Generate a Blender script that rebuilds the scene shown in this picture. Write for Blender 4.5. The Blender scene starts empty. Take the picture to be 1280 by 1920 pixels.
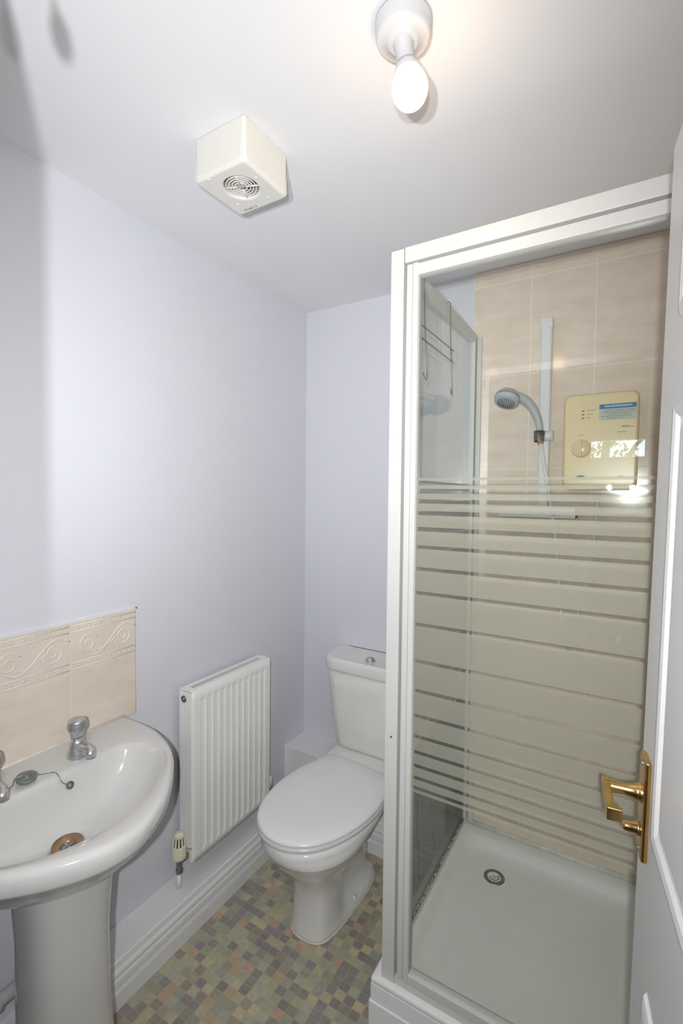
import bpy, bmesh, math, random
from mathutils import Vector, Matrix, Euler
random.seed(7)
PI = math.pi
S = bpy.context.scene
COL = S.collection

# ------------------------------------------------------------------ camera, light, exposure
CAM_LOC = (1.33548, -0.02045, 1.44132)
YAW, PITCH, ROLL, FPX = -0.5434, -0.0378, 0.0100, 888.27
R_ = Vector((0.855715, 0.517352, 0.009948)); U_ = Vector((-0.028084, 0.027236, 0.999234)); F_ = Vector((-0.516685, 0.855339, -0.037836))
cd = bpy.data.cameras.new('camera'); cam = bpy.data.objects.new('camera', cd); COL.objects.link(cam)
m = Matrix((( R_.x, U_.x, -F_.x, CAM_LOC[0]), (R_.y, U_.y, -F_.y, CAM_LOC[1]), (R_.z, U_.z, -F_.z, CAM_LOC[2]), (0, 0, 0, 1)))
cam.matrix_world = m
cd.sensor_fit = 'VERTICAL'; cd.sensor_height = 36.0; cd.lens = 36.0 * FPX / 1920.0
cd.clip_start = 0.01; cd.clip_end = 100
S.camera = cam

S.view_settings.view_transform = 'Standard'
S.view_settings.look = 'None'
S.view_settings.gamma = 1.0
S.view_settings.use_curve_mapping = False
S.view_settings.exposure = 0.0

w = bpy.data.worlds.new('world'); S.world = w; w.use_nodes = True
bg = w.node_tree.nodes['Background']; bg.inputs[0].default_value = (0.80, 0.90, 1.0, 1); bg.inputs[1].default_value = 11.0

FLASH = Vector((1.262, -0.175, 1.483))
def lamp(name, kind, loc, power, color, radius=0.02):
    l = bpy.data.lights.new(name, kind); l.energy = power; l.color = color; l.shadow_soft_size = radius
    o = bpy.data.objects.new(name, l); o.location = loc; COL.objects.link(o); return o
fl = lamp('flash_light', 'SPOT', FLASH, 53.0, (0.96, 0.985, 1.0), 0.012)
fl.data.spot_size = math.radians(105); fl.data.spot_blend = 1.0
fl.rotation_euler = Vector((-0.60, 0.66, 0.46)).to_track_quat('-Z', 'Y').to_euler()
fs = lamp('added_front_fill', 'SPOT', (1.350, -0.115, 1.483), 74.0, (0.97, 0.985, 1.0), 0.009)  # added fill spot beside the flash, evens out walls and lower fittings
fs.data.spot_size = math.radians(125); fs.data.spot_blend = 1.0; fs.rotation_euler = Vector((-0.50, 0.82, -0.16)).to_track_quat('-Z', 'Y').to_euler()
BULB_TIP = Vector((0.979, 0.806, 2.147)); ROSE = Vector((0.961, 0.800, 2.300))
BAX = (BULB_TIP - ROSE).normalized()

# ------------------------------------------------------------------ materials
def mat(name, col=(0.8, 0.8, 0.8), rough=0.5, metal=0.0, spec=0.5, coat=0.0, var=0.0, vscale=8.0, bump=0.0, bscale=60.0, var2=None):
    M = bpy.data.materials.new(name); M.use_nodes = True; nt = M.node_tree; b = nt.nodes['Principled BSDF']
    b.inputs['Base Color'].default_value = (*col, 1); b.inputs['Roughness'].default_value = rough
    b.inputs['Metallic'].default_value = metal; b.inputs['Specular IOR Level'].default_value = spec
    b.inputs['Coat Weight'].default_value = coat; b.inputs['Coat Roughness'].default_value = 0.05
    tc = nt.nodes.new('ShaderNodeTexCoord')
    if var > 0 or var2:
        n = nt.nodes.new('ShaderNodeTexNoise'); n.inputs['Scale'].default_value = vscale; n.inputs['Detail'].default_value = 5
        nt.links.new(tc.outputs['Object'], n.inputs['Vector'])
        r = nt.nodes.new('ShaderNodeValToRGB'); r.color_ramp.elements[0].position = 0.35; r.color_ramp.elements[1].position = 0.65
        c2 = var2 if var2 else tuple(c * (1 - var) for c in col)
        r.color_ramp.elements[0].color = (*c2, 1); r.color_ramp.elements[1].color = (*col, 1)
        nt.links.new(n.outputs['Fac'], r.inputs[0]); nt.links.new(r.outputs[0], b.inputs['Base Color'])
    if bump > 0:
        n = nt.nodes.new('ShaderNodeTexNoise'); n.inputs['Scale'].default_value = bscale; n.inputs['Detail'].default_value = 3
        nt.links.new(tc.outputs['Object'], n.inputs['Vector'])
        bp = nt.nodes.new('ShaderNodeBump'); bp.inputs['Strength'].default_value = bump; bp.inputs['Distance'].default_value = 0.002
        nt.links.new(n.outputs['Fac'], bp.inputs['Height']); nt.links.new(bp.outputs[0], b.inputs['Normal'])
    return M

def math_node(nt, op, a, b=None, c=None):
    n = nt.nodes.new('ShaderNodeMath'); n.operation = op
    for i, v in enumerate((a, b, c)):
        if v is None: continue
        if isinstance(v, (int, float)): n.inputs[i].default_value = v
        else: nt.links.new(v, n.inputs[i])
    return n.outputs[0]

M = {}
M['wall'] = mat('painted_wall', (0.690, 0.692, 0.745), 0.75, var=0.02, vscale=2.0, bump=0.12, bscale=90)
M['ceiling'] = mat('painted_ceiling', (0.82, 0.82, 0.83), 0.85, var=0.015, vscale=1.5, bump=0.08, bscale=70)
M['gloss'] = mat('white_gloss_paint', (0.82, 0.82, 0.82), 0.35, var=0.03, vscale=6)
M['door'] = mat('door_paint', (0.66, 0.655, 0.65), 0.38, var=0.02, vscale=4, bump=0.1, bscale=120)
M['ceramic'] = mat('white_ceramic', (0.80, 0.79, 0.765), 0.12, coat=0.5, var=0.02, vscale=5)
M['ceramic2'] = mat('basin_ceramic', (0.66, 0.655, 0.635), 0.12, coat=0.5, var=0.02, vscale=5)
M['lid'] = mat('white_plastic_lid', (0.80, 0.81, 0.81), 0.22, var=0.015, vscale=5)
M['seat'] = mat('grey_white_plastic', (0.68, 0.69, 0.69), 0.25)
M['slot_dark'] = mat('painted_slot_shade', (0.10, 0.10, 0.10), 0.7)
M['rad'] = mat('radiator_enamel', (0.90, 0.89, 0.86), 0.35, var=0.02, vscale=9)
M['frame'] = mat('white_aluminium', (0.66, 0.655, 0.63), 0.30, var=0.02, vscale=5)
M['frame2'] = mat('white_aluminium_groove', (0.45, 0.44, 0.43), 0.5)
M['tray'] = mat('acrylic_tray', (0.88, 0.89, 0.87), 0.30, var=0.05, vscale=3)
M['plinthw'] = mat('white_plinth', (0.90, 0.91, 0.93), 0.4, var=0.03)
M['rosew'] = mat('white_bakelite', (0.64, 0.64, 0.655), 0.4, var=0.02)
M['chrome'] = mat('worn_chrome', (0.66, 0.67, 0.68), 0.33, metal=0.9, var=0.2, vscale=60)
M['dchrome'] = mat('dull_chrome', (0.34, 0.35, 0.34), 0.38, metal=0.9, var=0.4, vscale=80)
M['brass'] = mat('polished_brass', (0.72, 0.47, 0.18), 0.22, metal=1.0, var=0.25, vscale=40)
M['brassd'] = mat('tarnished_waste', (0.42, 0.27, 0.16), 0.45, metal=0.5, var2=(0.30, 0.18, 0.10), vscale=60)
M['verd'] = mat('verdigris', (0.16, 0.24, 0.20), 0.6, var2=(0.05, 0.07, 0.06), vscale=70)
M['black'] = mat('dark_gap', (0.012, 0.012, 0.012), 0.7)
M['dust'] = mat('dusty_plastic', (0.62, 0.60, 0.57), 0.9, var2=(0.30, 0.28, 0.26), vscale=120, bump=0.8, bscale=200)
M['fanbody'] = mat('off_white_plastic', (0.76, 0.74, 0.68), 0.4, var=0.02)
M['wplast'] = mat('white_plastic', (0.78, 0.78, 0.78), 0.35, var=0.01)
M['gplast'] = mat('grey_shower_plastic', (0.50, 0.53, 0.54), 0.4, var=0.06, vscale=60)
M['cream'] = mat('cream_valve_plastic', (0.80, 0.77, 0.60), 0.4, var=0.04, vscale=20)
M['heater'] = mat('yellowed_cream_plastic', (0.84, 0.70, 0.43), 0.28, var=0.05, vscale=6)
M['bluelab'] = mat('blue_label', (0.045, 0.21, 0.36), 0.5)
M['whitelab'] = mat('pale_label', (0.52, 0.56, 0.52), 0.5)
M['ink'] = mat('dark_print', (0.06, 0.055, 0.05), 0.6)
M['softink'] = mat('grey_print', (0.26, 0.24, 0.20), 0.6)
M['tealink'] = mat('teal_print', (0.08, 0.22, 0.24), 0.5)
M['whiteink'] = mat('white_print', (0.6, 0.7, 0.75), 0.5)
M['pipe'] = mat('white_waste_pipe', (0.75, 0.75, 0.76), 0.4, var=0.03)
M['seal'] = mat('white_sealant', (0.82, 0.80, 0.76), 0.5, var2=(0.70, 0.66, 0.56), vscale=40)
M['mould'] = mat('stained_sealant', (0.62, 0.60, 0.56), 0.7, var2=(0.05, 0.045, 0.04), vscale=130)
M['wire'] = mat('grey_wire', (0.25, 0.25, 0.24), 0.4, metal=0.6)
M['rubber'] = mat('blue_grey_rubber', (0.22, 0.25, 0.22), 0.6, var=0.3, vscale=70)
M['orange'] = mat('amber_plastic', (0.55, 0.30, 0.12), 0.4)
M['bulbneck'] = mat('bulb_metal_cap', (0.7, 0.55, 0.35), 0.3, metal=0.8)
M['leaf'] = mat('leaf_green', (0.10, 0.22, 0.05), 0.5, var=0.5, vscale=12)
M['bark'] = mat('bark_brown', (0.12, 0.08, 0.05), 0.8, var=0.3)
M['hall'] = mat('hall_paint', (0.42, 0.38, 0.34), 0.8, var=0.02)
M['carpet'] = mat('hall_carpet', (0.20, 0.17, 0.14), 0.95, var=0.2, vscale=90)
M['ochre'] = mat('paint_spot', (0.75, 0.72, 0.66), 0.7)

def emis(name, col, st):
    K = bpy.data.materials.new(name); K.use_nodes = True; nt = K.node_tree; b = nt.nodes['Principled BSDF']
    b.inputs['Base Color'].default_value = (0.9, 0.9, 0.85, 1)
    b.inputs['Emission Color'].default_value = (*col, 1); b.inputs['Emission Strength'].default_value = st
    return K
M['bulb'] = emis('lit_bulb_glass', (1.0, 0.66, 0.38), 24.0)

def glass_mat(name, tint=(0.97, 0.985, 0.975), fres=1.0):
    K = bpy.data.materials.new(name); K.use_nodes = True; nt = K.node_tree; nt.nodes.clear()
    out = nt.nodes.new('ShaderNodeOutputMaterial'); mix = nt.nodes.new('ShaderNodeMixShader')
    tr = nt.nodes.new('ShaderNodeBsdfTransparent'); tr.inputs[0].default_value = (*tint, 1)
    gl = nt.nodes.new('ShaderNodeBsdfGlossy'); gl.inputs['Roughness'].default_value = 0.0; gl.inputs['Color'].default_value = (1, 1, 1, 1)
    fr = nt.nodes.new('ShaderNodeFresnel'); ge = nt.nodes.new('ShaderNodeNewGeometry'); nt.links.new(math_node(nt, 'MULTIPLY_ADD', ge.outputs['Backfacing'], 1 / 1.5 - 1.5, 1.5), fr.inputs['IOR'])
    nt.links.new(math_node(nt, 'MULTIPLY', fr.outputs[0], fres), mix.inputs[0]); nt.links.new(tr.outputs[0], mix.inputs[1]); nt.links.new(gl.outputs[0], mix.inputs[2])
    nt.links.new(mix.outputs[0], out.inputs[0]); return K
M['glass'] = glass_mat('clear_glass')
def frost_mat():
    K = bpy.data.materials.new('etched_glass'); K.use_nodes = True; nt = K.node_tree; nt.nodes.clear()
    out = nt.nodes.new('ShaderNodeOutputMaterial')
    tr = nt.nodes.new('ShaderNodeBsdfTransparent'); tr.inputs[0].default_value = (0.95, 0.97, 0.94, 1)
    tl = nt.nodes.new('ShaderNodeBsdfTranslucent'); tl.inputs[0].default_value = (0.86, 0.82, 0.72, 1)
    df = nt.nodes.new('ShaderNodeBsdfDiffuse'); df.inputs[0].default_value = (0.66, 0.64, 0.56, 1)
    m1 = nt.nodes.new('ShaderNodeMixShader'); m1.inputs[0].default_value = 0.45
    nt.links.new(tl.outputs[0], m1.inputs[1]); nt.links.new(df.outputs[0], m1.inputs[2])
    m2 = nt.nodes.new('ShaderNodeMixShader'); m2.inputs[0].default_value = 0.36
    nt.links.new(tr.outputs[0], m2.inputs[1]); nt.links.new(m1.outputs[0], m2.inputs[2])
    nt.links.new(m2.outputs[0], out.inputs[0]); return K
M['frost'] = frost_mat()
def lime_mat():
    K = M['frost'].copy(); K.name = 'limescale_haze'; nt = K.node_tree
    for q in nt.nodes:
        if q.type in ('BSDF_DIFFUSE', 'BSDF_TRANSLUCENT'): q.inputs[0].default_value = (0.88, 0.90, 0.89, 1)
    m2 = [n for n in nt.nodes if n.type == 'MIX_SHADER' and any(l.from_node.type == 'BSDF_TRANSPARENT' for l in n.inputs[1].links)][0]
    tc = nt.nodes.new('ShaderNodeTexCoord'); mp = nt.nodes.new('ShaderNodeMapping'); mp.inputs['Scale'].default_value = (1, 40, 2.0)
    n = nt.nodes.new('ShaderNodeTexNoise'); n.inputs['Scale'].default_value = 3; n.inputs['Detail'].default_value = 6
    nt.links.new(tc.outputs['Object'], mp.inputs[0]); nt.links.new(mp.outputs[0], n.inputs['Vector'])
    sx = nt.nodes.new('ShaderNodeSeparateXYZ'); nt.links.new(tc.outputs['Object'], sx.inputs[0])
    low = nt.nodes.new('ShaderNodeMapRange'); low.inputs['From Min'].default_value = 1.5; low.inputs['From Max'].default_value = 0.6; low.inputs['To Min'].default_value = -0.12; low.inputs['To Max'].default_value = -0.12
    nt.links.new(sx.outputs[2], low.inputs['Value'])
    nt.links.new(math_node(nt, 'MULTIPLY_ADD', n.outputs['Fac'], 0.45, low.outputs[0]), m2.inputs[0]); return K
M['lime'] = lime_mat()

def floor_mat():
    K = bpy.data.materials.new('mosaic_vinyl'); K.use_nodes = True; nt = K.node_tree; b = nt.nodes['Principled BSDF']
    tc = nt.nodes.new('ShaderNodeTexCoord'); sx = nt.nodes.new('ShaderNodeSeparateXYZ'); nt.links.new(tc.outputs['Object'], sx.inputs[0])
    u = math_node(nt, 'DIVIDE', sx.outputs[0], 0.0315); v = math_node(nt, 'DIVIDE', sx.outputs[1], 0.0275)
    fu = math_node(nt, 'FLOOR', u); fv = math_node(nt, 'FLOOR', v)
    cb = nt.nodes.new('ShaderNodeCombineXYZ'); nt.links.new(fu, cb.inputs[0]); nt.links.new(fv, cb.inputs[1])
    wn = nt.nodes.new('ShaderNodeTexWhiteNoise'); nt.links.new(cb.outputs[0], wn.inputs['Vector'])
    rp = nt.nodes.new('ShaderNodeValToRGB'); rp.color_ramp.interpolation = 'CONSTANT'
    cols = [(0.235, 0.215, 0.130), (0.165, 0.160, 0.110), (0.125, 0.108, 0.090), (0.120, 0.095, 0.105), (0.285, 0.235, 0.145), (0.155, 0.165, 0.130),
            (0.205, 0.195, 0.120), (0.095, 0.080, 0.078), (0.255, 0.155, 0.095), (0.175, 0.180, 0.135), (0.135, 0.100, 0.080), (0.215, 0.210, 0.150), (0.105, 0.100, 0.105), (0.150, 0.138, 0.092)]
    cols = [tuple(0.66 * c + 0.34 * g for c, g in zip(k, (0.168, 0.160, 0.128))) for k in cols]
    e = rp.color_ramp.elements; e[0].color = (*cols[0], 1); e[1].position = 1 / len(cols); e[1].color = (*cols[1], 1)
    for i in range(2, len(cols)):
        k = e.new(i / len(cols)); k.color = (*cols[i], 1)
    nt.links.new(wn.outputs['Value'], rp.inputs[0])
    n = nt.nodes.new('ShaderNodeTexNoise'); n.inputs['Scale'].default_value = 70; n.inputs['Detail'].default_value = 6; nt.links.new(tc.outputs['Object'], n.inputs['Vector'])
    n2 = nt.nodes.new('ShaderNodeTexNoise'); n2.inputs['Scale'].default_value = 9; nt.links.new(tc.outputs['Object'], n2.inputs['Vector'])
    k1 = math_node(nt, 'MULTIPLY_ADD', n.outputs['Fac'], 1.3, 1.75)
    mx = nt.nodes.new('ShaderNodeMix'); mx.data_type = 'RGBA'; mx.blend_type = 'MULTIPLY'; mx.inputs[0].default_value = 1.0
    cc = nt.nodes.new('ShaderNodeCombineColor'); [nt.links.new(k1, cc.inputs[i]) for i in range(3)]
    nt.links.new(rp.outputs[0], mx.inputs[6]); nt.links.new(cc.outputs[0], mx.inputs[7])
    def edge(t, wd):
        f = math_node(nt, 'FRACT', t); d = math_node(nt, 'MINIMUM', f, math_node(nt, 'SUBTRACT', 1.0, f)); return math_node(nt, 'LESS_THAN', d, wd)
    g = math_node(nt, 'MAXIMUM', edge(u, 0.03), edge(v, 0.035))
    g = math_node(nt, 'MULTIPLY', g, 0.8)
    m3 = nt.nodes.new('ShaderNodeMix'); m3.data_type = 'RGBA'; nt.links.new(g, m3.inputs[0]); nt.links.new(mx.outputs[2], m3.inputs[6]); m3.inputs[7].default_value = (0.46, 0.44, 0.34, 1)
    nt.links.new(m3.outputs[2], b.inputs['Base Color']); b.inputs['Roughness'].default_value = 0.45
    return K
M['floor'] = floor_mat()

def stone_tile(name, axis_u, w, h, u0, v0, base=(0.83, 0.715, 0.615), c2=(0.74, 0.615, 0.505), grout=(0.86, 0.80, 0.70), rough=0.13, gw=0.0016):
    K = bpy.data.materials.new(name); K.use_nodes = True; nt = K.node_tree; b = nt.nodes['Principled BSDF']
    tc = nt.nodes.new('ShaderNodeTexCoord'); sx = nt.nodes.new('ShaderNodeSeparateXYZ'); nt.links.new(tc.outputs['Object'], sx.inputs[0])
    u = math_node(nt, 'DIVIDE', math_node(nt, 'SUBTRACT', sx.outputs[axis_u], u0), w); v = math_node(nt, 'DIVIDE', math_node(nt, 'SUBTRACT', sx.outputs[2], v0), h)
    def edge(t, wd):
        f = math_node(nt, 'FRACT', t); d = math_node(nt, 'MINIMUM', f, math_node(nt, 'SUBTRACT', 1.0, f)); return math_node(nt, 'LESS_THAN', d, wd)
    g = math_node(nt, 'MAXIMUM', edge(u, gw / w), edge(v, gw / h))
    mp = nt.nodes.new('ShaderNodeMapping'); mp.inputs['Scale'].default_value = (1, 1, 2.6); nt.links.new(tc.outputs['Object'], mp.inputs[0])
    n = nt.nodes.new('ShaderNodeTexNoise'); n.inputs['Scale'].default_value = 7; n.inputs['Detail'].default_value = 8; n.inputs['Roughness'].default_value = 0.65
    nt.links.new(mp.outputs[0], n.inputs['Vector'])
    rp = nt.nodes.new('ShaderNodeValToRGB'); rp.color_ramp.elements[0].position = 0.32; rp.color_ramp.elements[1].position = 0.62
    rp.color_ramp.elements[0].color = (*c2, 1); rp.color_ramp.elements[1].color = (*base, 1); nt.links.new(n.outputs['Fac'], rp.inputs[0])
    m3 = nt.nodes.new('ShaderNodeMix'); m3.data_type = 'RGBA'; nt.links.new(g, m3.inputs[0]); nt.links.new(rp.outputs[0], m3.inputs[6]); m3.inputs[7].default_value = (*grout, 1)
    nt.links.new(m3.outputs[2], b.inputs['Base Color'])
    r = math_node(nt, 'MULTIPLY_ADD', g, 0.5, rough); nt.links.new(r, b.inputs['Roughness'])
    return K
M['tile'] = stone_tile('beige_stone_tile', 0, 0.2105, 0.3495, 0.802, 0.494)
M['tileR'] = stone_tile('beige_stone_tile_side', 1, 0.2105, 0.3495, 1.852, 0.494)
M['splash'] = stone_tile('beige_splash_tile', 1, 5, 5, -1, -1, base=(0.76, 0.665, 0.58), c2=(0.69, 0.58, 0.49), rough=0.3)
M['splash2'] = mat('relief_tile', (0.74, 0.655, 0.57), 0.35, var=0.06, vscale=15)
M['relief'] = mat('relief_pattern', (0.80, 0.725, 0.64), 0.35, var=0.05, vscale=15)

# ------------------------------------------------------------------ helpers
def link_mesh(name, bm, material, parent=None, smooth=False, bevel=0.0, bsegs=2, angle=35, subsurf=0):
    bmesh.ops.recalc_face_normals(bm, faces=bm.faces[:])
    me = bpy.data.meshes.new(name); bm.to_mesh(me); bm.free()
    o = bpy.data.objects.new(name, me); COL.objects.link(o)
    if material: me.materials.append(M[material] if isinstance(material, str) else material)
    if parent is not None:
        o.parent = parent
        if parent.type == 'EMPTY': o.matrix_parent_inverse = Matrix.Translation(-Vector(parent.location))
    if smooth:
        for p in me.polygons: p.use_smooth = True
    if bevel > 0:
        md = o.modifiers.new('bevel', 'BEVEL'); md.width = bevel; md.segments = bsegs; md.limit_method = 'ANGLE'; md.angle_limit = math.radians(angle); md.harden_normals = False
        for p in me.polygons: p.use_smooth = True
        wn = o.modifiers.new('wn', 'WEIGHTED_NORMAL'); wn.keep_sharp = False
    if subsurf:
        md = o.modifiers.new('sub', 'SUBSURF'); md.levels = subsurf; md.render_levels = subsurf
    return o
def tag(o, label, cat, group=None):
    o['label'] = label; o['category'] = cat
    if group: o['group'] = group
    return o
def thing(name, label, cat, loc, group=None):
    o = bpy.data.objects.new(name, None); o.location = loc; o.empty_display_size = 0.05; COL.objects.link(o); return tag(o, label, cat, group)
def struct(name, bm, material, parent=None, **k):
    o = link_mesh(name, bm, material, parent, **k); o['kind'] = 'structure'; return o
def bbox(bm, x0, x1, y0, y1, z0, z1, xf=None):
    vs = [Vector((x, y, z)) for z in (z0, z1) for y in (y0, y1) for x in (x0, x1)]
    if xf: vs = [xf(v) for v in vs]
    v = [bm.verts.new(p) for p in vs]
    for f in ((0, 1, 3, 2), (4, 6, 7, 5), (0, 4, 5, 1), (2, 3, 7, 6), (0, 2, 6, 4), (1, 5, 7, 3)): bm.faces.new([v[i] for i in f])
    return bm
def box(*a, xf=None): return bbox(bmesh.new(), *a, xf=xf)
def loft(bm, rings, cap0=True, cap1=True, closed=True):
    R = [[bm.verts.new(p) for p in r] for r in rings]
    n = len(R[0])
    for a, b in zip(R, R[1:]):
        for i in range(n if closed else n - 1):
            j = (i + 1) % n
            bm.faces.new((a[i], a[j], b[j], b[i]))
    if cap0: bm.faces.new(R[0][::-1])
    if cap1: bm.faces.new(R[-1])
    return bm
def frame_of(ax):
    ax = Vector(ax).normalized(); t = Vector((0, 0, 1)) if abs(ax.z) < 0.9 else Vector((1, 0, 0))
    a = ax.cross(t).normalized(); b = ax.cross(a).normalized(); return a, b, ax
def lathe(bm, prof, org, ax=(0, 0, 1), n=40, cap=True):
    a, b, ax = frame_of(ax); org = Vector(org)
    rings = [[org + ax * h + (a * math.cos(2 * PI * i / n) + b * math.sin(2 * PI * i / n)) * max(r, 1e-5) for i in range(n)] for r, h in prof]
    return loft(bm, rings, cap, cap)
def smooth_path(pts, sub=6):
    P = [Vector(p) for p in pts]; out = []
    for i in range(len(P) - 1):
        p0 = P[max(i - 1, 0)]; p1 = P[i]; p2 = P[i + 1]; p3 = P[min(i + 2, len(P) - 1)]
        for k in range(sub):
            t = k / sub
            out.append(0.5 * ((2 * p1) + (-p0 + p2) * t + (2 * p0 - 5 * p1 + 4 * p2 - p3) * t * t + (-p0 + 3 * p1 - 3 * p2 + p3) * t ** 3))
    out.append(P[-1]); return out
def tube(bm, pts, r, n=12, cap=True):
    P = [Vector(p) for p in pts]; rings = []; up = None
    for i, p in enumerate(P):
        t = (P[min(i + 1, len(P) - 1)] - P[max(i - 1, 0)]).normalized()
        if up is None: up = frame_of(t)[0]
        up = (up - t * up.dot(t)).normalized(); s = t.cross(up)
        rr = r[i] if isinstance(r, (list, tuple)) else r
        rings.append([p + (up * math.cos(2 * PI * k / n) + s * math.sin(2 * PI * k / n)) * rr for k in range(n)])
    return loft(bm, rings, cap, cap)
def extrude_profile(bm, prof, fn0, fn1):
    """prof list of 2D; fn maps 2D->3D at both ends"""
    return loft(bm, [[fn0(p) for p in prof], [fn1(p) for p in prof]])
def closed_spline(pts, sub=6):
    n = len(pts); P = [Vector((p[0], p[1], 0)) for p in pts]; out = []
    for i in range(n):
        p0, p1, p2, p3 = P[i - 1], P[i], P[(i + 1) % n], P[(i + 2) % n]
        for k in range(sub):
            t = k / sub
            out.append(0.5 * ((2 * p1) + (-p0 + p2) * t + (2 * p0 - 5 * p1 + 4 * p2 - p3) * t * t + (-p0 + 3 * p1 - 3 * p2 + p3) * t ** 3))
    return out
def polar_ring(poly, c, n, z):
    """resample a 2D outline by rays about c"""
    out = []; cx, cy = c
    for i in range(n):
        a = 2 * PI * i / n; dx, dy = math.cos(a), math.sin(a); best = None
        for j in range(len(poly)):
            p, q = poly[j], poly[(j + 1) % len(poly)]
            ex, ey = q[0] - p[0], q[1] - p[1]; den = dx * ey - dy * ex
            if abs(den) < 1e-12: continue
            t = ((p[0] - cx) * ey - (p[1] - cy) * ex) / den; s = ((p[0] - cx) * dy - (p[1] - cy) * dx) / den
            if t > 0 and -1e-6 <= s <= 1 + 1e-6 and (best is None or t > best): best = t
        best = best or 0.01
        out.append(Vector((cx + dx * best, cy + dy * best, z)))
    return out
def scale_ring(ring, c, s, z, sh=(0, 0)):
    return [Vector((c[0] + (p.x - c[0]) * s + sh[0], c[1] + (p.y - c[1]) * s + sh[1], z)) for p in ring]
def inset_ring(ring, d, z):
    n = len(ring); out = []
    for i in range(n):
        t = ring[(i + 1) % n] - ring[i - 1]; nn = Vector((-t.y, t.x, 0)).normalized()
        out.append(Vector((ring[i].x + nn.x * d, ring[i].y + nn.y * d, z)))
    return out
def rounded_rect(x0, x1, y0, y1, r, n=8, rr=None):
    rs = rr or (r, r, r, r); out = []
    for (cx, cy, a0, q) in ((x1 - rs[0], y1 - rs[0], 0, rs[0]), (x0 + rs[1], y1 - rs[1], 90, rs[1]), (x0 + rs[2], y0 + rs[2], 180, rs[2]), (x1 - rs[3], y0 + rs[3], 270, rs[3])):
        for k in range(n + 1):
            a = math.radians(a0 + 90 * k / n); out.append((cx + q * math.cos(a), cy + q * math.sin(a)))
    return out
def text_mesh(name, body, size, material, parent, loc, xdir, updir, extrude=0.0004, shear=0.0):
    cu = bpy.data.curves.new(name, 'FONT'); cu.body = body; cu.size = size; cu.extrude = extrude; cu.align_x = 'CENTER'; cu.shear = shear
    t = bpy.data.objects.new(name, cu); COL.objects.link(t); bpy.context.view_layer.update()
    me = bpy.data.meshes.new_from_object(t.evaluated_get(bpy.context.evaluated_depsgraph_get()))
    bpy.data.objects.remove(t)
    X = Vector(xdir).normalized(); Y = Vector(updir).normalized(); Z = X.cross(Y)
    me.transform(Matrix(((X.x, Y.x, Z.x, loc[0]), (X.y, Y.y, Z.y, loc[1]), (X.z, Y.z, Z.z, loc[2]), (0, 0, 0, 1))))
    me.materials.clear(); me.materials.append(M[material])
    o = bpy.data.objects.new(name, me); COL.objects.link(o); o.parent = parent
    if parent.type == 'EMPTY': o.matrix_parent_inverse = Matrix.Translation(-Vector(parent.location))
    return o

# ------------------------------------------------------------------ room shell
FZ, CZ, D, WR, WF = -0.045, 2.30, 1.852, 1.535, 0.13
struct('floor', box(-0.1, 1.65, 0.03, 1.95, FZ - 0.05, FZ), 'floor')
struct('ceiling', box(-0.1, 1.65, 0.03, 1.95, CZ, CZ + 0.06), 'ceiling')
struct('wall_left', box(-0.1, 0.0, 0.03, 1.95, FZ, CZ), 'wall')
struct('wall_back', box(0.0, 1.535, D, D + 0.1, FZ, CZ), 'wall')
struct('wall_right', box(WR, WR + 0.11, 0.03, 1.95, FZ, CZ), 'wall')
bm = box(0.0, 0.775, 0.03, WF, FZ, CZ); bbox(bm, 1.475, WR, 0.03, WF, FZ, CZ); bbox(bm, 0.775, 1.475, 0.03, WF, 1.99, CZ)
struct('wall_front', bm, 'wall')
# shower tiling, thin slabs on the walls
struct('trim_1', box(0.802, 1.535, D - 0.008, D, 0.12, CZ - 0.002), 'tile')
struct('trim_2', box(WR - 0.008, WR, 1.10, D - 0.008, 0.12, CZ - 0.002), 'tileR')
# door casing (bathroom side) - its edge throws the long shadow over the ceiling
bm = box(0.710, 0.775, WF, WF + 0.022, FZ, 2.05); bbox(bm, 0.710, 1.52, WF, WF + 0.018, 1.99, 2.05)
struct('trim_3', bm, 'gloss', bevel=0.003)
# boxed-in pipes: left wall and back wall
struct('trim_4', box(0.0, 0.108, WF, 1.70, FZ, 0.085), 'gloss', bevel=0.002)
bm = box(0.0, 0.771, 1.700, D, FZ, 0.262); bbox(bm, 0.0, 0.771, 1.696, D, 0.264, 0.273)
struct('trim_5', bm, 'gloss', bevel=0.0012)
SK = [(0, FZ), (0.017, FZ), (0.017, 0.002), (0.0148, 0.010), (0.013, 0.013), (0.0155, 0.017), (0.0158, 0.033), (0.0148, 0.040), (0.012, 0.0425), (0.0112, 0.046), (0.0140, 0.051), (0.0145, 0.058),
      (0.0120, 0.064), (0.0095, 0.0665), (0.0080, 0.0685), (0.0060, 0.086), (0.0020, 0.089), (0, 0.089)]
bm = extrude_profile(bmesh.new(), SK, lambda p: Vector((0.108 + p[0], WF, p[1])), lambda p: Vector((0.108 + p[0], 1.684, p[1])))
struct('baseboard_left', bm, 'gloss')
bm = extrude_profile(bmesh.new(), SK, lambda p: Vector((0.108, 1.700 - p[0], p[1])), lambda p: Vector((0.771, 1.700 - p[0], p[1])))
struct('baseboard_back', bm, 'gloss')
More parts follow.
